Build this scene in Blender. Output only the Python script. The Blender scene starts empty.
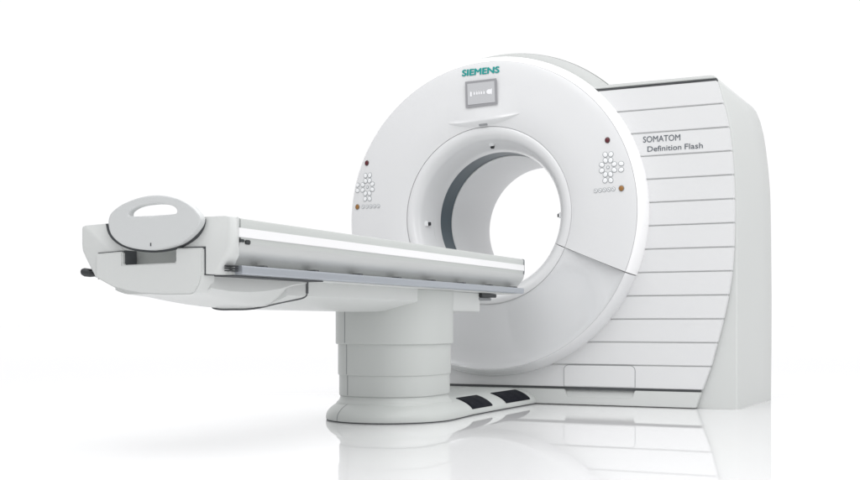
import bpy, bmesh, math
from mathutils import Vector, Matrix
SC = bpy.context.scene
COL = SC.collection
PI = math.pi
ZC = 1.07                                   # height of the bore axis

# ------------------------------------------------------------------ materials
def mat(name, col, rough=.4, metal=0., coat=0., coat_rough=.05, bump=0., bscale=400., vary=.0, spec=.5):
    m = bpy.data.materials.new(name); m.use_nodes = True
    nt = m.node_tree; b = nt.nodes['Principled BSDF']
    b.inputs['Base Color'].default_value = (*col, 1)
    b.inputs['Roughness'].default_value = rough
    b.inputs['Metallic'].default_value = metal
    b.inputs['Specular IOR Level'].default_value = spec
    b.inputs['Coat Weight'].default_value = coat
    b.inputs['Coat Roughness'].default_value = coat_rough
    tc = nt.nodes.new('ShaderNodeTexCoord')
    n = nt.nodes.new('ShaderNodeTexNoise'); n.inputs['Scale'].default_value = 3.5; n.inputs['Detail'].default_value = 5
    nt.links.new(tc.outputs['Object'], n.inputs['Vector'])
    if vary:
        mx = nt.nodes.new('ShaderNodeMix'); mx.data_type = 'RGBA'
        mx.inputs['A'].default_value = (*[c*(1-vary) for c in col], 1)
        mx.inputs['B'].default_value = (*[min(1, c*(1+vary)) for c in col], 1)
        nt.links.new(n.outputs['Fac'], mx.inputs['Factor'])
        nt.links.new(mx.outputs['Result'], b.inputs['Base Color'])
    mr = nt.nodes.new('ShaderNodeMapRange')
    mr.inputs['To Min'].default_value = max(0, rough*.85); mr.inputs['To Max'].default_value = min(1, rough*1.15)
    nt.links.new(n.outputs['Fac'], mr.inputs['Value']); nt.links.new(mr.outputs['Result'], b.inputs['Roughness'])
    if bump:
        n2 = nt.nodes.new('ShaderNodeTexNoise'); n2.inputs['Scale'].default_value = bscale
        nt.links.new(tc.outputs['Object'], n2.inputs['Vector'])
        bp = nt.nodes.new('ShaderNodeBump'); bp.inputs['Strength'].default_value = bump; bp.inputs['Distance'].default_value = .002
        nt.links.new(n2.outputs['Fac'], bp.inputs['Height']); nt.links.new(bp.outputs['Normal'], b.inputs['Normal'])
    return m
M = dict(
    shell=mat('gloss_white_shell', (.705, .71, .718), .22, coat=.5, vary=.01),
    shell2=mat('gloss_white_lower_shell', (.66, .668, .678), .10, coat=1., coat_rough=.03, vary=.01),
    slat=mat('white_slat_lacquer', (.695, .70, .705), .32, vary=.01),
    body=mat('satin_pale_grey_housing', (.595, .61, .60), .42, bump=.05, vary=.015),
    liner=mat('matt_bore_liner', (.84, .845, .85), .45, vary=.01),
    table=mat('satin_grey_table_shell', (.65, .665, .655), .36, bump=.04, vary=.015),
    column=mat('satin_column_shell', (.545, .565, .55), .40, bump=.04, vary=.015),
    paddle=mat('paddle_grey', (.62, .635, .635), .4, vary=.01),
    stripe=mat('white_strip_and_rim_highlight', (.88, .88, .885), .25),
    fairing=mat('satin_grey_fairing', (.60, .61, .605), .40, metal=.3),  # own satin grey, partly metallic, for the tabletop's lower edge
    gap=mat('shadow_gap', (.10, .105, .11), .7),
    rail=mat('blue_grey_anodised_rail', (.47, .50, .54), .36, metal=.6),
    seam=mat('dark_seam', (.06, .065, .07), .7),
    softseam=mat('grey_seam', (.30, .31, .32), .7),
    dark=mat('dark_plastic', (.03, .033, .036), .45),
    pad=mat('black_rubber_pad', (.004, .005, .010), .6, bump=.4, bscale=250, spec=.1),
    glass=mat('dark_teal_window', (.028, .060, .082), .3, spec=.3),
    frame=mat('screen_frame_grey', (.30, .30, .315), .35),
    screen=mat('pale_grey_screen', (.50, .505, .52), .3),
    print_=mat('screen_print_white', (.85, .85, .87), .5),
    teal=mat('teal_lettering', (.0, .28, .26), .4),
    ink=mat('dark_grey_lettering', (.085, .10, .12), .5),
    keyring=mat('grey_key_outline', (.26, .28, .29), .5),
    key=mat('white_key', (.82, .83, .84), .3),
    red=mat('dark_red_button', (.10, .012, .02), .3),
    amber=mat('amber_button', (.30, .14, .035), .3),
    ringm=mat('button_collar', (.12, .10, .09), .4),
)

# ------------------------------------------------------------------ objects
WORLD = {}
def link(name, bm, m, parent=None, angle=35, label=None):
    """one mesh object; vertices arrive in world coordinates, origin set to the middle of its box"""
    xs = [v.co for v in bm.verts]
    lo = Vector([min(c[i] for c in xs) for i in range(3)]); hi = Vector([max(c[i] for c in xs) for i in range(3)])
    org = (lo+hi)/2
    if parent is None: org.z = lo.z
    bmesh.ops.translate(bm, verts=bm.verts, vec=-org)
    bmesh.ops.recalc_face_normals(bm, faces=bm.faces)
    me = bpy.data.meshes.new(name); bm.to_mesh(me); bm.free()
    for p in me.polygons: p.use_smooth = True
    me.set_sharp_from_angle(angle=math.radians(angle))
    o = bpy.data.objects.new(name, me); me.materials.append(M[m]); COL.objects.link(o)
    o.parent = parent
    o.location = org - (WORLD[parent.name] if parent else Vector())
    WORLD[o.name] = org
    if label: o['label'] = label
    return o
def thing(name, label, cat, loc):
    o = bpy.data.objects.new(name, None); COL.objects.link(o); o.location = loc
    o['label'] = label; o['category'] = cat; WORLD[o.name] = Vector(loc); return o

# ------------------------------------------------------------------ mesh makers
def loft(rings, closed=True, cap=True, bm=None):
    bm = bm or bmesh.new(); R = []
    for r in rings: R.append([bm.verts.new(p) for p in r])
    n = len(rings[0])
    for a, b in zip(R, R[1:]):
        for i in range(n if closed else n-1):
            j = (i+1) % n
            bm.faces.new((a[i], a[j], b[j], b[i]))
    if cap:
        bm.faces.new(R[0]); bm.faces.new(R[-1])
    return bm
def bevel(bm, w, seg=2, ang=30):
    bm.normal_update()
    es = [e for e in bm.edges if len(e.link_faces) == 2 and e.calc_face_angle(0) > math.radians(ang)]
    if w and es: bmesh.ops.bevel(bm, geom=es, offset=w, segments=seg, affect='EDGES', clamp_overlap=True)
    return bm
def prism(pts, y0, y1, bev=0., seg=2, ang=30):           # outline in X,Z pushed along Y
    bm = loft([[(x, y0, z) for x, z in pts], [(x, y1, z) for x, z in pts]])
    bmesh.ops.recalc_face_normals(bm, faces=bm.faces)
    return bevel(bm, bev, seg, ang)
def box(x0, x1, y0, y1, z0, z1, bev=0., seg=2):
    return prism([(x0, z0), (x1, z0), (x1, z1), (x0, z1)], y0, y1, bev, seg)
def merge(*bms):
    out = bmesh.new()
    for b in bms:
        me = bpy.data.meshes.new('t'); b.to_mesh(me); b.free(); out.from_mesh(me); bpy.data.meshes.remove(me)
    return out
def revolve(prof, a0=0., a1=360., n=192):                # closed profile (r, y) swept round the bore axis
    full = abs(a1-a0-360) < 1e-6
    bm = bmesh.new(); R = []
    cnt = n if full else max(2, int(n*(a1-a0)/360))+1
    for k in range(cnt):
        a = math.radians(a0+(a1-a0)*k/(cnt if full else cnt-1))
        R.append([bm.verts.new((r*math.cos(a), y, ZC+r*math.sin(a))) for r, y in prof])
    m = len(prof)
    for k in range(cnt if full else cnt-1):
        a, b = R[k], R[(k+1) % cnt]
        for i in range(m):
            j = (i+1) % m; bm.faces.new((a[i], a[j], b[j], b[i]))
    if not full: bm.faces.new(R[0]); bm.faces.new(R[-1])
    return bm
def smooth_line(pts, n=6):                               # Catmull-Rom through the points
    out = []
    P = [pts[0]]+list(pts)+[pts[-1]]
    for i in range(1, len(P)-2):
        for k in range(n):
            t = k/n
            out.append(tuple(.5*((2*P[i][d])+(P[i+1][d]-P[i-1][d])*t+(2*P[i-1][d]-5*P[i][d]+4*P[i+1][d]-P[i+2][d])*t*t
                       + (3*P[i][d]-P[i-1][d]-3*P[i+1][d]+P[i+2][d])*t**3) for d in range(len(pts[0]))))
    out.append(pts[-1]); return out
def smooth_loop(pts, n=5):
    out = []; N = len(pts)
    for i in range(N):
        p0, p1, p2, p3 = pts[i-1], pts[i], pts[(i+1) % N], pts[(i+2) % N]
        for k in range(n):
            t = k/n
            out.append(tuple(.5*((2*p1[d])+(p2[d]-p0[d])*t+(2*p0[d]-5*p1[d]+4*p2[d]-p3[d])*t*t+(3*p1[d]-p0[d]-3*p2[d]+p3[d])*t**3) for d in (0, 1)))
    return out
def interp(x, xs, ys):
    if x <= xs[0]: return ys[0]
    for i in range(1, len(xs)):
        if x <= xs[i]: return ys[i-1]+(ys[i]-ys[i-1])*(x-xs[i-1])/(xs[i]-xs[i-1])
    return ys[-1]

# front surface of the round cover
COVER = smooth_line([(.508, -.040), (.545, -.049), (.60, -.055), (.66, -.056), (.72, -.054), (.78, -.051), (.83, -.047), (.862, -.0425), (.8745, -.040)], 4)
RIM = smooth_line([(.8770, -.0385), (.8865, -.029), (.898, -.012), (.909, .012), (.9165, .036), (.919, .060)], 3)
def surf(x, z):
    r = math.hypot(x, z-ZC)
    L = COVER+RIM
    return interp(r, [p[0] for p in L], [p[1] for p in L])
def drape(bm, lift):                                     # y given as height above the cover's surface
    for v in bm.verts: v.co.y = surf(v.co.x, v.co.z)-lift-v.co.y
    return bm
def oval(cx, cz, rx, rz, h0, h1, n=20, rot=0., dome=.0):
    rings = []
    for s, h in ((1, h0), (1, h1-dome*.6), (.86, h1)):
        ring = []
        for k in range(n):
            a = 2*PI*k/n
            x, z = rx*s*math.cos(a), rz*s*math.sin(a)
            ring.append((cx+x*math.cos(rot)-z*math.sin(rot), h, cz+x*math.sin(rot)+z*math.cos(rot)))
        rings.append(ring)
    return loft(rings)
def text_mesh(s, x0, x1, z0, z1, y, bold=0., thick=.0008, slope=0., shear=0.):
    cu = bpy.data.curves.new('lettering', 'FONT'); cu.body = s; cu.extrude = .01; cu.resolution_u = 4
    t = bpy.data.objects.new('lettering', cu); COL.objects.link(t)
    dg = bpy.context.evaluated_depsgraph_get(); dg.update()
    me = bpy.data.meshes.new_from_object(t.evaluated_get(dg))
    bm = bmesh.new(); bm.from_mesh(me)
    bpy.data.objects.remove(t); bpy.data.curves.remove(cu); bpy.data.meshes.remove(me)
    bmesh.ops.remove_doubles(bm, verts=bm.verts, dist=1e-5)
    xs = [v.co.x for v in bm.verts]; ys = [v.co.y for v in bm.verts]
    a, b, c, d = min(xs), max(xs), min(ys), max(ys)
    for v in bm.verts:
        u = (v.co.x-a)/(b-a); w = (v.co.y-c)/(d-c); front = v.co.z > 0
        v.co = Vector((x0+(x1-x0)*u, y-(thick if front else 0), z0+(z1-z0)*w+slope*u))
    if not bold: return bm
    out = []                                             # heavier strokes: the letters overprinted with small shifts
    for k, (dx, dz) in enumerate(((-1, 0), (1, 0), (0, 1), (0, -1), (0, 0))):
        c = bm.copy(); bmesh.ops.translate(c, verts=c.verts, vec=(dx*bold, -.00012*k*(1 if thick > 0 else -1), dz*bold*.6)); out.append(c)
    return merge(*out)

# =================================================================== SCANNER
G = thing('ct_scanner', 'large white ring-shaped CT scanner gantry with slatted side cabinet, behind the patient table', 'CT scanner', (.25, .5, 0))

SEAM = -22.7
g = .16                                                   # half the parting gap, degrees
outer = COVER+[(.8745, .02), (.53, .02), (.508, .0)]
rim_prof = [(.8752, .01), (.8752, -.036)]+RIM+[(.912, .082), (.8752, .085)]
LOW = smooth_line([(.508, -.036), (.53, -.034), (.58, -.028), (.65, -.021), (.72, -.016), (.79, -.016), (.84, -.022), (.862, -.029), (.8745, -.036)], 4)
outer_low = LOW+[(.8745, .02), (.53, .02), (.508, .0)]
link('upper_cover', revolve(outer, SEAM+g, 206-g), 'shell', G, 20)
link('lower_cover', revolve(outer_low, 206+g, 360+SEAM-g), 'shell2', G, 20, label='glossier scooped lower cover of the ring')
link('rim', revolve(rim_prof, SEAM+g, 206-g), 'stripe', G, 30, label='bevelled rim of the ring, painted whiter for the light it catches')  # upper rim in a whiter colour, a painted highlight along the bevel
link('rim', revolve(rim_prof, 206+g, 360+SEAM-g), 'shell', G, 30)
ring = smooth_line([(.5063, -.037), (.500, -.042), (.480, -.043), (.458, -.032), (.436, -.006), (.418, .035), (.403, .09), (.394, .14), (.391, .182)], 4)
ring += [(.43, .185), (.503, .02)]
for a, b in ((SEAM+.25, 206-.25), (206+.25, 360+SEAM-.25)):
    link('bore_ring', revolve(ring, a, b), 'liner' if a > 90 and False else 'shell', G, 40)
link('seam_backing', revolve([(.5105, -.025), (.515, .02), (.86, .06), (.87, .075), (.5, .075), (.47, .06), (.47, .03)], SEAM-1, SEAM+1), 'seam', G)
link('seam_backing', revolve([(.4985, -.030), (.5125, -.030), (.514, .06), (.498, .06)]), 'body', G)
link('scan_window', revolve([(.3955, .183), (.3955, .347), (.425, .347), (.425, .183)]), 'glass', G, label='dark teal transparent ring inside the bore')
link('bore_liner', revolve(smooth_line([(.391, .349), (.390, .6), (.391, .88), (.400, .97), (.425, 1.0)], 3)+[(.46, 1.0), (.44, .349)]), 'liner', G)
dr = revolve(smooth_line([(.45, .10), (.90, .105), (.925, .115), (.938, .14), (.945, .18), (.945, .86), (.935, .92), (.90, .945), (.45, .945)], 3))
bmesh.ops.translate(dr, verts=dr.verts, vec=(.05, 0, .005))
link('rear_drum', dr, 'body', G, 40)

# little laser apertures on the ring
for ang, in ((90,), (183.5,), (-1.2,)):
    a = math.radians(ang); r = .4165
    c = Vector((r*math.cos(a), .035, ZC+r*math.sin(a)))
    b1 = box(-.016, .016, -.012, .010, -.008, .008, .004)
    b2 = box(-.010, .010, -.0, .016, -.0102, .006, .002)
    rad = Vector((math.cos(a), 0, math.sin(a))); nrm = (-rad*.85+Vector((0, -.5, 0))).normalized()
    tang = Vector((-math.sin(a), 0, math.cos(a))); third = nrm.cross(tang)
    Mx = Matrix((tang, third, nrm)).transposed().to_4x4(); Mx.translation = c
    Mx2 = Mx.copy(); Mx2.translation = c+nrm*.0055+third*(.012 if third.y > 0 else -.012)
    b1.transform(Mx); b2.transform(Mx2)
    ap = link('laser_aperture', b1, 'key', G)
    link('lens', b2, 'dark', ap)

# screen and writing on the cover
def quad_prism(q, y0, y1, bev=0.):
    return bevel(loft([[(x, y0, z) for x, z in q], [(x, y1, z) for x, z in q]]), bev, 2)
sf = link('display', quad_prism([(-.112, 1.692), (.076, 1.697), (.070, 1.836), (-.116, 1.834)], -.0685, -.030, .004), 'frame', G, label='small grey display screen at the top of the ring')
link('screen', quad_prism([(-.101, 1.704), (.065, 1.707), (.060, 1.825), (-.105, 1.823)], -.0702, -.05, .001), 'screen', sf)
sp = []
for k, (x, w) in enumerate([(-.088, .010), (-.066, .008), (-.050, .008), (-.036, .008), (-.022, .008), (-.006, .008)]):
    sp.append(box(x, x+w, -.0710, -.0700, 1.758 if k else 1.750, 1.772 if k else 1.776))
    sp.append(box(x, x+w*.4, -.0711, -.0701, 1.775, 1.778))
sp.append(oval(.030, 1.768, .017, .014, -.0700, -.0711)); 
sp.append(box(.041, .046, -.0712, -.0700, 1.752, 1.784))
link('screen_graphic', merge(*sp), 'print_', sf)
link('lettering', drape(text_mesh('SIEMENS', -.146, .082, 1.876, 1.912, 0, bold=.0024, thick=-.0016, slope=-.001), .0012), 'teal', G)

# visor lip under the screen
vis = []
W = .222
rows = [(.20, .0), (.16, .03), (.12, .11), (.085, .26), (.05, .50), (.02, .80), (.006, .95), (.0, 1.0), (-.003, .98), (-.016, .55), (-.031, .0)]
nx = 40
bm = bmesh.new(); grid = []
for k in range(nx+1):
    u = -1+2*k/nx; x = -.012+W*u; p = max(0., 1-u*u)
    base = 1.609+.0125*u+.011*u*u
    col_ = []
    for dz, h in rows:
        z = base+dz*(1 if dz > 0 else p)
        col_.append(bm.verts.new((x, surf(x, z)-.022*h*(p*p if dz > 0 else p)+(.0012 if h == 0 else 0)-.0003, z)))
    grid.append(col_)
for a, b in zip(grid, grid[1:]):
    for i in range(len(rows)-1): bm.faces.new((a[i], b[i], b[i+1], a[i+1]))
link('visor', bm, 'shell', G, 50)
link('intercom_grille', box(-.040, .010, surf(0, 1.585)-.0150, surf(0, 1.585)-.002, 1.582, 1.593, .002), 'softseam', G)

# control clusters
def cluster(cx, cz, side, rx, rz, ox, oz, row):
    p = link('control_panel', drape(oval(cx, cz, .009, .009, 0, .0012), .0003), 'keyring', G,
             label='%s cluster of white petal keys on the ring' % ('right' if side > 0 else 'left'))
    spots = []
    for k in range(8):
        a = PI/8+k*PI/4
        spots.append((cx+.037*math.cos(a), cz+.041*math.sin(a), a))
    for s in (-1, 1):
        for t in (-1, 1): spots.append((cx+t*.0155, cz+s*.070, PI/2+t*.35*(-s)))
        spots.append((cx+side*.072, cz+s*.0165, -s*.25*side))
    for x, z, a in spots:
        base = drape(oval(x, z, .0160, .0140, 0, .0012, rot=a), .0003)
        k_ = link('key', drape(oval(x, z, .0133, .0112, .0008, .0034, rot=a, dome=.001), .0003), 'key', p)
        link('key_outline', base, 'keyring', k_)
    link('key', drape(oval(cx, cz, .0055, .0055, .0012, .003), .0003), 'key', p)
    r_ = link('stop_button', drape(oval(rx, rz, .0115, .0135, .0012, .006, dome=.002), .0003), 'red', p)
    link('button_collar', drape(oval(rx, rz, .0145, .0165, 0, .0022), .0003), 'ringm', r_)
    o_ = link('call_button', drape(oval(ox, oz, .0125, .0140, .0012, .006, dome=.002), .0003), 'amber', p)
    link('button_collar', drape(oval(ox, oz, .0155, .0170, 0, .0020), .0003), 'keyring', o_)
    for (x, z) in row:
        kk = link('small_key', drape(oval(x, z, .0085, .0095, .0006, .0024), .0003), 'key', p)
        link('key_outline', drape(oval(x, z, .0110, .0122, 0, .0010), .0003), 'keyring', kk)
        b_ = merge(oval(x-.002, z+.002, .0028, .0028, .0024, .0030, 8), oval(x+.003, z-.003, .0022, .0022, .0024, .0030, 8))
        link('key_symbol', drape(b_, .0003), 'ink', kk)
cluster(.718, 1.300, 1, .714, 1.448, .792, 1.183, [(.650+.0245*k, 1.176+.0013*k) for k in range(5)])
cluster(-.765, 1.271, -1, -.772, 1.416, -.836, 1.156, [(-.795+.0265*k, 1.155-.0003*k) for k in range(5)])

# side cabinet: curved front outline, housing behind it
EZ = [0, .1, .227, .357, .473, .599, .727, .851, .987, 1.11, 1.235, 1.366, 1.496, 1.619, 1.741]
EX = [1.168, 1.203, 1.249, 1.284, 1.314, 1.340, 1.359, 1.3675, 1.3715, 1.371, 1.366, 1.357, 1.341, 1.312, 1.279]
def edge_x(z): return interp(z, EZ, EX)
front = [(0, 1.381), (.3, 1.381), (.6, 1.381), (.987, 1.381), (1.11, 1.380), (1.235, 1.374), (1.366, 1.365), (1.496, 1.349), (1.58, 1.332), (1.66, 1.310), (1.72, 1.293), (1.750, 1.281), (1.766, 1.268), (1.773, 1.248)]
back = [(0, 1.415), (.3, 1.418), (.6, 1.419), (.987, 1.416), (1.11, 1.414), (1.235, 1.411), (1.366, 1.401), (1.496, 1.386), (1.58, 1.373), (1.66, 1.354), (1.72, 1.331), (1.750, 1.311), (1.766, 1.290), (1.773, 1.262)]
def outline(side, y, inset=0.):
    return [(-.47, y, side[0][0]+inset)]+[(x-inset, y, z-(inset if z > 1 else 0)) for z, x in side]+[(.52, y, 1.773-inset), (.52, y, .60), (-.47, y, .60)]
def mid(t): return [(z, x+(back[i][1]-x)*t) for i, (z, x) in enumerate(front)]
bm = loft([outline(front, .082, .007), outline(front, .085, .002), outline(mid(.012), .092), outline(mid(.5), .53), outline(mid(.985), .955), outline(back, .965, .004), outline(back, .972, .014)])
link('cabinet_housing', bm, 'body', G, 30)

slats = []; H = (1.741-.100)/13
for k in range(13):
    z0 = .100+H*k+.0022; z1 = .100+H*(k+1)-.0022
    xl = -.45 if z1 < .60 else .52
    pts = [(xl, z0)]
    for j in range(5): z = z0+(z1-z0)*j/4; pts.append((edge_x(z), z))
    pts.append((xl, z1))
    slats.append(prism(pts, .050, .078, .0035, 2, 50))
link('slatted_panel', merge(*slats), 'slat', G, 40)
bk = [(-.445, .104)]+[(edge_x(z)-.006, z) for z in [.104+i*(1.634/30) for i in range(31)]]+[(.525, 1.738), (.525, .59), (-.445, .59)]
link('panel_backing', prism(bk, .0585, .081), 'body', G)
link('shadow_gap', prism([(.52, 1.7425), (1.281, 1.7425), (1.277, 1.752), (.52, 1.752)], .060, .083), 'gap', G)
link('roof_trim', prism([(.52, 1.753), (1.276, 1.753), (1.268, 1.764), (1.248, 1.770), (.52, 1.770)], .049, .0835, .003, 2), 'body', G)
# plinth with a hand recess
pl = [(-.45, .004), (edge_x(.004), .004), (edge_x(.05), .05), (edge_x(.088), .088), (.838, .088), (.826, .052), (.812, .046), (.462, .046), (.448, .052), (.436, .088), (-.45, .088)]
link('plinth', prism(pl, .046, .081, .003, 2, 40), 'body', G)
link('shadow_gap', box(-.44, 1.19, .062, .0815, .086, .104), 'gap', G)
def rrect(x0, x1, z0, z1, r, n=5, corners=(1, 1, 1, 1)):
    pts = []
    for (cx, cz, a0), c in zip(((x1-r, z1-r, 0), (x0+r, z1-r, 90), (x0+r, z0+r, 180), (x1-r, z0+r, 270)), corners):
        if c:
            for k in range(n+1):
                a = math.radians(a0+90*k/n); pts.append((cx+r*math.cos(a), cz+r*math.sin(a)))
        else: pts.append((cx+(r if a0 in (0, 270) else -r), cz+(r if a0 in (0, 90) else -r)))
    return pts
fl = link('access_flap', prism(rrect(.435, .838, .106, .222, .026, corners=(1, 1, 0, 0)), .0435, .052, .002), 'slat', G, label='low rounded flap at the foot of the slatted panel')
link('flap_recess', loft([[(.430, .0795, .0855), (.844, .0795, .0855), (.828, .060, .046), (.448, .060, .046)], [(.430, .0812, .0855), (.844, .0812, .0855), (.828, .0812, .046), (.448, .0812, .046)]]), 'body', fl)
link('flap_outline', prism(rrect(.432, .841, .106, .225, .028, corners=(1, 1, 0, 0)), .0480, .0515), 'softseam', fl)
link('lettering', text_mesh('SOMATOM', .884, 1.086, 1.437, 1.470, .0495, bold=.0002, slope=-.001), 'ink', G)
link('lettering', text_mesh('Definition', .908, 1.092, 1.386, 1.415, .0495, bold=.0002), 'ink', G)
link('lettering', text_mesh('Flash', 1.110, 1.206, 1.386, 1.415, .0495, bold=.0002), 'ink', G)

# =================================================================== PATIENT TABLE
T = thing('patient_table', 'long grey patient table on a stepped pedestal in front of the ring scanner', 'examination table', (0, -1.17, 0))
Y0, Y1 = -2.87, -.20
half = [(.0, .775), (.12, .780), (.22, .796), (.262, .805), (.288, .805), (.297, .803), (.300, .797), (.300, .775), (.300, .735), (.298, .720), (.285, .716), (.240, .700), (.22, .690), (.21, .670), (.20, .655), (0, .655)]
half = half[:1]+[p for p in half[1:-1]]+half[-1:]
sec = half+[(-x, z) for x, z in half[-2:0:-1]]
def sec_at(y, s):
    return [(x*(1-s*.12) if abs(x) > .2 else x, y, .73+(z-.73)*(1-s*.28)) for x, z in sec]
link('tabletop', loft([sec_at(Y0, 0), sec_at(-1.5, 0), sec_at(Y1-.05, 0), sec_at(Y1-.03, .08), sec_at(Y1-.012, .3), sec_at(Y1-.003, .62), sec_at(Y1, 1.0)]), 'column', T, 40)
link('end_lip', loft([sec_at(Y1-.026, -.03), sec_at(Y1-.020, -.03), sec_at(Y1-.014, .18), sec_at(Y1-.018, .4)]), 'softseam', T, 40)
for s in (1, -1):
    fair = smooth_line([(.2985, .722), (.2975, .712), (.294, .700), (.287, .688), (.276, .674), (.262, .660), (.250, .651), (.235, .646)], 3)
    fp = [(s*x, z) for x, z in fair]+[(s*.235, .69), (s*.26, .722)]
    link('side_fairing', prism(fp, Y0-.005, Y1-.022, 0), 'fairing', T, 40, label='satin grey lower edge of the tabletop')
    q = [(s*.296, .739), (s*.3045, .740), (s*.3045, .771), (s*.296, .772)]
    link('white_side_strip', prism(q, -2.886, Y1-.035, .0012), 'stripe', T)
    q = [(s*.286, .616), (s*.313, .616), (s*.3155, .619), (s*.3155, .642), (s*.313, .645), (s*.286, .645)]
    rl = link('accessory_rail', prism(q, -2.885, -.268, .0015), 'rail', T)
    for k in range(8):
        yy = -2.72+k*.34
        link('rail_clip_shade', box(min(s*.262, s*.300), max(s*.262, s*.300), yy-.014, yy+.014, .641, .652, .002), 'gap', rl)  # standoff clips, coloured dark to stand in for their small shadows
    link('rail_vent', merge(*[box(min(s*.28, s*.3035), max(s*.28, s*.3035), -2.935, -2.89, .624+i*.008, .628+i*.008) for i in range(3)]), 'dark', T)
    link('socket', merge(box(min(s*.285, s*.3025), max(s*.285, s*.3025), -2.880, -2.850, .724, .734, .002), box(min(s*.285, s*.3028), max(s*.285, s*.3028), -2.846, -2.815, .718, .734, .003)), 'dark', T)
link('rail_bed', prism([(-.286, .611), (.286, .611), (.288, .616), (.284, .630), (.235, .648), (-.235, .648), (-.284, .630), (-.288, .616)], -2.90, -.30, .003), 'table', T)
link('drive_plate', box(.02, .235, -.66, -.46, .590, .609, .003), 'dark', T)
link('drive_plate', box(.05, .222, -.66, -.50, .574, .588, .003), 'softseam', T)

# end block with hand notch
blk = [(-.262, .615), (.262, .615), (.282, .645), (.303, .678), (.320, .708), (.323, .73), (.323, .793), (.320, .802), (.308, .806), (.205, .806), (.185, .76), (.115, .70), (.110, .650),
       (-.124, .650), (-.128, .70), (-.170, .76), (-.190, .800), (-.308, .796), (-.320, .792), (-.323, .785), (-.323, .73), (-.320, .708), (-.303, .678), (-.282, .645)]
def ins(x, d): return x-math.copysign(d, x) if abs(x) > .25 else x
bm = loft([[(ins(x, .018), -2.952, .715+(z-.715)*.985) for x, z in blk], [(ins(x, .011), -2.9505, .715+(z-.715)*.995) for x, z in blk], [(ins(x, .005), -2.946, z) for x, z in blk], [(ins(x, .0015), -2.938, z) for x, z in blk], [(x, -2.926, z) for x, z in blk], [(math.copysign(min(abs(x), .310), x), -2.905, z) for x, z in blk],
           [(math.copysign(min(abs(x), .3006), x), -2.882, z) for x, z in blk]])
link('end_block', bm, 'table', T, 35)
link('notch_lining', box(-.20, .20, -2.892, -2.875, .640, .755), 'column', T)
bump = [(-.236, .694), (-.121, .699), (-.121, .652), (.106, .655), (.106, .703), (.213, .702), (.214, .619), (.205, .585), (.184, .554), (.165, .548), (.06, .548), (-.041, .553), (-.105, .563), (-.158, .576), (-.236, .611)]
link('end_bumper', prism(bump, -2.968, -2.89, .004, 2, 40), 'table', T)
grow = [(x*1.02+.001, (z-.63)*1.03+.632) for x, z in bump]
link('bumper_gap', prism([(-.240, .698), (-.115, .703), (-.115, .64), (.100, .64), (.100, .7075), (.218, .7065), (.218, .612), (-.240, .606)], -2.9535, -2.90), 'seam', T)
# paddle
pad = smooth_loop([(-.164, .790), (-.157, .823), (-.132, .843), (-.093, .861), (-.025, .878), (.045, .882), (.122, .869), (.175, .846), (.208, .820), (.226, .790), (.194, .748), (.130, .713), (.022, .698), (-.085, .713), (-.145, .748)], 4)
slot = smooth_loop([(-.073, .822), (-.065, .834), (-.025, .848), (.045, .852), (.100, .845), (.124, .832), (.126, .819), (.112, .815), (.035, .814), (-.055, .814), (-.070, .816)], 4)
def holed(out, hole, y0, y1, r=.006):
    N = 160
    def resample(pts, c):
        res = []
        for k in range(N):
            a = 2*PI*k/N; d = Vector((math.cos(a), math.sin(a)))
            best = None
            for i in range(len(pts)):
                p = Vector(pts[i])-c; q = Vector(pts[(i+1) % len(pts)])-c; e = q-p
                den = d.x*e.y-d.y*e.x
                if abs(den) < 1e-12: continue
                t = (p.x*e.y-p.y*e.x)/den; s_ = (p.x*d.y-p.y*d.x)/den
                if t > 0 and -1e-6 <= s_ <= 1+1e-6 and (best is None or t > best): best = t
            res.append(c+d*best)
        return res
    c = Vector((.027, .832))
    O, I = resample(out, c), resample(hole, c)
    def shr(P, k): return [c+(p-c)*(1+k/(p-c).length) for p in P]
    loops = [(shr(O, -r), y0), (shr(O, -r*.3), y0+r*.3), (O, y0+r), (O, y1-r*.5), (shr(O, -r*.5), y1), (shr(I, r*.5), y1), (I, y1-r*.5), (I, y0+r), (shr(I, r*.3), y0+r*.3), (shr(I, r), y0), (shr(I, r*1.6), y0), (shr(O, -r*1.6), y0)]
    bm = bmesh.new(); R = [[bm.verts.new((p.x, y, p.y)) for p in P] for P, y in loops]
    for a, b in zip(R, R[1:]+R[:1]):
        for i in range(N):
            j = (i+1) % N; bm.faces.new((a[i], a[j], b[j], b[i]))
    return bm
pdl = link('grab_paddle', holed(pad, slot, -2.990, -2.962), 'paddle', T, 40, label='rounded pull handle with an oval slot at the free end')
link('index_mark', box(.019, .0225, -2.9915, -2.989, .711, .722), 'dark', pdl)
soc = [(.030+.245*math.cos(math.radians(a))*(1.0), .797+.117*math.sin(math.radians(a))) for a in range(180, 361, 6)]
soc2 = [(-.196, .797)]+[(x, z) for x, z in soc[1:-1]]+[(.252, .797)]
link('paddle_socket_shade', prism([(-.197, .7965)]+[(.012+.2065*math.cos(math.radians(a)), .797-.105*abs(math.sin(math.radians(a)))**.9) for a in range(186, 355, 6)]+[(.219, .7965)], -2.9635, -2.9485), 'seam', T)  # thin dark crescent painted in as the shadow round the paddle
# side foot / release knob
kn = []
for y, r in ((0, .004), (.0, .012), (.01, .0155), (.03, .015), (.05, .011), (.075, .007)):
    kn.append([(-.330+.9*y+.0*k, -2.93+.2*y+r*math.cos(2*PI*k/14), .634-.12*y+r*math.sin(2*PI*k/14)) for k in range(14)])
link('release_knob', loft(kn), 'dark', T)

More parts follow.
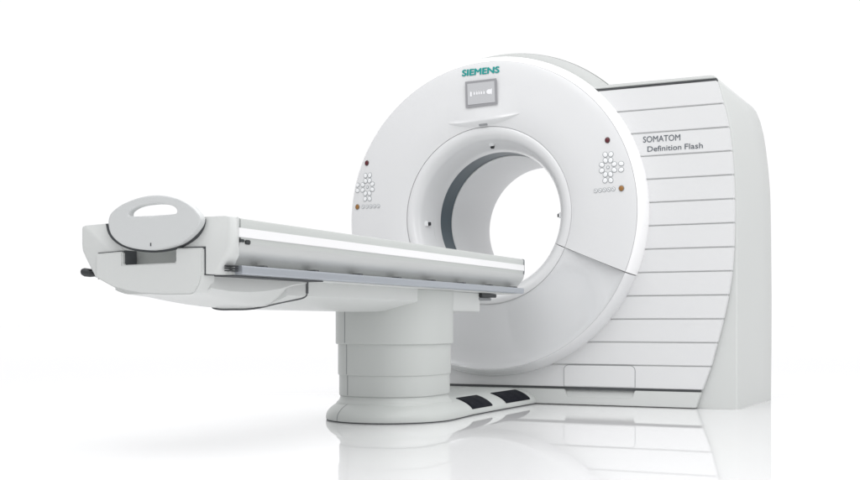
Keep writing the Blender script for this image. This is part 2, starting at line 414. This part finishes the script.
# hull under the free end, then the beam
def hull_sec(y, w, zt, zc, zm, zb, wb):
    h = [(w, zt), (w, zc), (w*.93, zc-(zc-zm)*.45), (w*.80, zm), (wb, zb+(zm-zb)*.15), (wb*.6, zb), (0, zb)]
    return [(x, y, z) for x, z in h]+[(-x, y, z) for x, z in h[-2::-1]]
rings = [hull_sec(*s) for s in ((-2.905, .205, .613, .570, .556, .5535, .15), (-2.80, .212, .613, .562, .550, .546, .15), (-2.70, .216, .613, .562, .542, .534, .15), (-2.60, .218, .613, .568, .536, .522, .14),
                                (-2.50, .2195, .613, .580, .540, .512, .13), (-2.42, .220, .613, .597, .552, .512, .12), (-2.36, .220, .613, .604, .565, .522, .11), (-2.325, .220, .613, .606, .575, .540, .10))]
link('carriage_hull', loft(rings), 'table', T, 28)
bs = [(.216, .613), (.216, .556), (.208, .549), (.10, .511), (.06, .507), (0, .507)]
def bsec(y, k=1.): return [(x*k, y, z) for x, z in bs]+[(-x*k, y, z) for x, z in bs[-2::-1]]
link('carriage_beam', loft([bsec(-2.46), bsec(-1.8), bsec(-.90)]), 'table', T, 24)
link('carriage_beam', box(-.2185, .2185, -1.30, -.645, .5145, .6125, .004), 'table', T)
for q in ((.214, .2205), (-.2205, -.214)): link('beam_seam', box(*q, -2.3255, -2.314, .567, .611), 'gap', T)
cv = smooth_line([(.2185, -2.32, .567), (.2170, -2.325, .558), (.209, -2.345, .5485), (.18, -2.385, .5385), (.145, -2.43, .5265), (.11, -2.47, .5135), (.06, -2.49, .5065), (0, -2.495, .506)], 4)
link('beam_seam', loft([[(x+.002*math.cos(a), y, z-.001+.0035*math.sin(a)) for a in [2*PI*k/8 for k in range(8)]] for x, y, z in cv]+[[(-x+.002*math.cos(a), y, z-.001+.0035*math.sin(a)) for a in [2*PI*k/8 for k in range(8)]] for x, y, z in cv[-2::-1]]), 'gap', T)
link('housing_gap', prism([(-.289, .6095), (.289, .6095), (.289, .6135), (-.289, .6135)], -2.898, -2.32), 'seam', T)

# telescopic column
def rr(hx, hy, r, z, n=10, cy=-1.17):
    pts = []
    for cx, yy, a0 in ((hx-r, cy+hy-r, 0), (-hx+r, cy+hy-r, 90), (-hx+r, cy-hy+r, 180), (hx-r, cy-hy+r, 270)):
        for k in range(n+1):
            a = math.radians(a0+90*k/n); pts.append((cx+r*math.cos(a), yy+r*math.sin(a), z))
    return pts
def tier(hx, hy, z0, z1, e=.004):
    r = hx-.025
    return loft([rr(hx-e, hy-e, r-e, z0), rr(hx-.001, hy-.001, r-.001, z0+e*.6), rr(hx, hy, r, z0+e*1.6), rr(hx, hy, r, z1)])
link('column', merge(tier(.249, .302, .357, .6100), tier(.238, .291, .2125, .359, .003), tier(.2325, .2855, .116, .214, .003)), 'column', T, 40, label='stepped telescopic pedestal column')
link('column_collar', merge(loft([rr(.225, .278, .20, .084), rr(.225, .278, .20, .118)]), loft([rr(.250, .304, .220, .050), rr(.243, .297, .215, .0825), rr(.236, .290, .209, .089), rr(.231, .284, .205, .096), rr(.2275, .2805, .201, .105), rr(.226, .279, .20, .114)])), 'column', T, 40)
def skin(hx, hy, z0, z1):                               # thin parting line at the front left of one tier
    r = hx-.025; a = math.radians(246)
    x = -hx+r+r*math.cos(a); y = -1.17-hy+r+r*math.sin(a)
    return box(x-.0018, x+.0018, y-.0008, y+.006, z0, z1)
link('column_seam', merge(skin(.249, .302, .364, .545), skin(.238, .291, .218, .358), skin(.2325, .2855, .121, .2125)), 'softseam', T)

# foot
def foot_ring(d, z):
    pts = []
    R_ = [(.268, .055), (.270, -.3), (.272, -.6), (.278, -.85), (.294, -1.02), (.306, -1.15)]
    n = 30
    arc = [(.308*math.cos(PI*k/n), -1.20-.335*math.sin(PI*k/n)) for k in range(n+1)]
    path = R_+arc+[(-x, y) for x, y in R_[::-1]]
    m = len(path)
    for i, (x, y) in enumerate(path):
        a = Vector(path[max(0, i-1)]); b = Vector(path[min(m-1, i+1)]); t = (b-a).normalized()
        nrm = Vector((t.y, -t.x))
        if nrm.dot(Vector((-x, -.9-y if y < -.9 else 0))) < 0: nrm = -nrm
        if y > -.9: nrm.y = 0
        f = .62+.38*min(1, max(0, (y+1.15)/.3))          # fuller shoulder round the front, gentle slope under the pedals
        pts.append((x+nrm.x*d*f, y+nrm.y*d*f, z))
    return pts
FP = smooth_line([(.006, .0045), (.0, .007), (0, .020), (.008, .036), (.030, .054), (.062, .070), (.095, .081), (.125, .087), (.15, .089)], 3)
link('base', loft([foot_ring(d, z) for d, z in FP]), 'column', T, 50)
link('base_floor_gap', loft([foot_ring(.004, .0008), foot_ring(.004, .0068)]), 'seam', T)
sl = [(-(.0), 0)]
pts = [(-.103, -1.515-.0006, .008)]
def foot_pos(k, d, z): return foot_ring(d, z)[k]
kk = min(range(len(foot_ring(0, 0))), key=lambda i: abs(foot_ring(0, 0)[i][0]+.118)+(0 if foot_ring(0, 0)[i][1] < -1.2 else 9))
bm = bmesh.new(); prev = None
for d, z in FP[2:-2]:
    x, y, zz = foot_ring(d, z)[kk]
    cur = [bm.verts.new((x-.0018, y-.001, zz+.0008)), bm.verts.new((x+.0018, y-.001, zz+.0008))]
    if prev: bm.faces.new((prev[0], prev[1], cur[1], cur[0]))
    prev = cur
link('base_seam', bm, 'softseam', T)
def pedal(ya, yb):
    rows_ = [(d, z) for d, z in FP if .0 <= d <= .105 and z > .026]
    bm = bmesh.new(); nY = 16; G_ = []
    for i, (d, z) in enumerate(rows_):
        r_ = []
        for k in range(nY+1):
            u = k/nY; y = ya+(yb-ya)*u
            x = interp(-y, [0, .3, .6, .85, 1.02], [.269, .270, .272, .278, .294])-d
            ridge = .0035*max(0, math.sin(u*PI*4))**.5 if .1 < i/len(rows_) < .9 else 0
            lift = .0045+ridge*.5
            r_.append(bm.verts.new((x+lift*.5, y, z+lift*.85)))
        G_.append(r_)
    for a, b in zip(G_, G_[1:]):
        for k in range(nY): bm.faces.new((a[k], a[k+1], b[k+1], b[k]))
    r = bmesh.ops.extrude_face_region(bm, geom=bm.faces[:])
    vs = [v for v in r['geom'] if isinstance(v, bmesh.types.BMVert)]
    bmesh.ops.translate(bm, verts=vs, vec=(-.006, 0, -.009))
    return bm
link('foot_pedal', pedal(-.875, -.600), 'pad', T, label='black rubber foot pedal nearer the column')
link('foot_pedal', pedal(-.405, -.045), 'pad', T, label='black rubber foot pedal nearer the ring')

# =================================================================== SETTING
fm = mat('polished_white_floor', (.82, .82, .825), .02, vary=.004)
M['floor'] = fm
bm = bmesh.new(); S = 400
bm.faces.new([bm.verts.new(p) for p in ((-S, -S, 0), (S, -S, 0), (S, S, 0), (-S, S, 0))])
fo = link('floor', bm, 'floor'); fo['kind'] = 'structure'; fo['label'] = 'polished white studio floor mirroring the machine'

# =================================================================== LIGHT
w = bpy.data.worlds.new('World'); SC.world = w; w.use_nodes = True
nt = w.node_tree; bg = nt.nodes['Background']
tc = nt.nodes.new('ShaderNodeTexCoord'); dp = nt.nodes.new('ShaderNodeVectorMath'); dp.operation = 'DOT_PRODUCT'
yaw = math.radians(25.6)
dp.inputs[1].default_value = (-math.sin(yaw), math.cos(yaw), 0)
nt.links.new(tc.outputs['Generated'], dp.inputs[0])
mr = nt.nodes.new('ShaderNodeMapRange')
mr.inputs['From Min'].default_value = -1; mr.inputs['From Max'].default_value = 1
nt.links.new(dp.outputs['Value'], mr.inputs['Value'])
cr = nt.nodes.new('ShaderNodeValToRGB'); cr.color_ramp.interpolation = 'EASE'    # unseen surroundings shaped for light: white ahead, sides dimmed to darken edges, brighter behind
for pos, v in ((0, .70), (.30, .58), (.55, .38), (.78, .40), (.90, 1.0)):
    e = cr.color_ramp.elements.new(pos); e.color = (v, v, v*1.01, 1)
cr.color_ramp.elements.remove(cr.color_ramp.elements[-1]); cr.color_ramp.elements.remove(cr.color_ramp.elements[0])
nt.links.new(mr.outputs['Result'], cr.inputs['Fac']); nt.links.new(cr.outputs['Color'], bg.inputs['Color'])
sx = nt.nodes.new('ShaderNodeSeparateXYZ'); nt.links.new(tc.outputs['Generated'], sx.inputs[0])
up = nt.nodes.new('ShaderNodeMapRange'); up.interpolation_type = 'SMOOTHSTEP'                     # overhead brightening added to the world to whiten the floor
up.inputs['From Min'].default_value = .40; up.inputs['From Max'].default_value = .80
up.inputs['To Min'].default_value = 1.03; up.inputs['To Max'].default_value = 2.3
nt.links.new(sx.outputs['Z'], up.inputs['Value']); nt.links.new(up.outputs['Result'], bg.inputs['Strength'])
def area(name, loc, target, sx, sy, power, col=(1, 1, 1)):
    l = bpy.data.lights.new(name, 'AREA'); l.shape = 'RECTANGLE'; l.size = sx; l.size_y = sy; l.energy = power; l.color = col
    o = bpy.data.objects.new(name, l); COL.objects.link(o); o.location = loc
    o.rotation_euler = (Vector(target)-Vector(loc)).to_track_quat('-Z', 'Y').to_euler(); return o
area('overhead_fill', (1.0, -2.0, 5.0), (.2, -.8, 0), 6, 6, 170)  # unseen lamp added overhead, mainly to whiten the floor
area('softbox_right', (6.0, .5, 2.6), (.9, .2, 1.0), 3, 3, 55)
area('softbox_front', (4.5, -6.0, 3.2), (.3, 0, .9), 2.5, 2.5, 40)

# =================================================================== CAMERA
cam = bpy.data.cameras.new('camera'); co = bpy.data.objects.new('camera', cam); COL.objects.link(co)
co.location = (2.512, -6.026, .447); co.rotation_euler = (math.radians(90), 0, yaw)
cam.sensor_width = 36; cam.lens = 36*1139/860; cam.shift_y = 85/860; cam.clip_end = 2000; cam.clip_start = .05
SC.camera = co
SC.view_settings.view_transform = 'Standard'; SC.view_settings.look = 'None'
SC.view_settings.exposure = 0; SC.view_settings.gamma = 1
SC.render.film_transparent = False
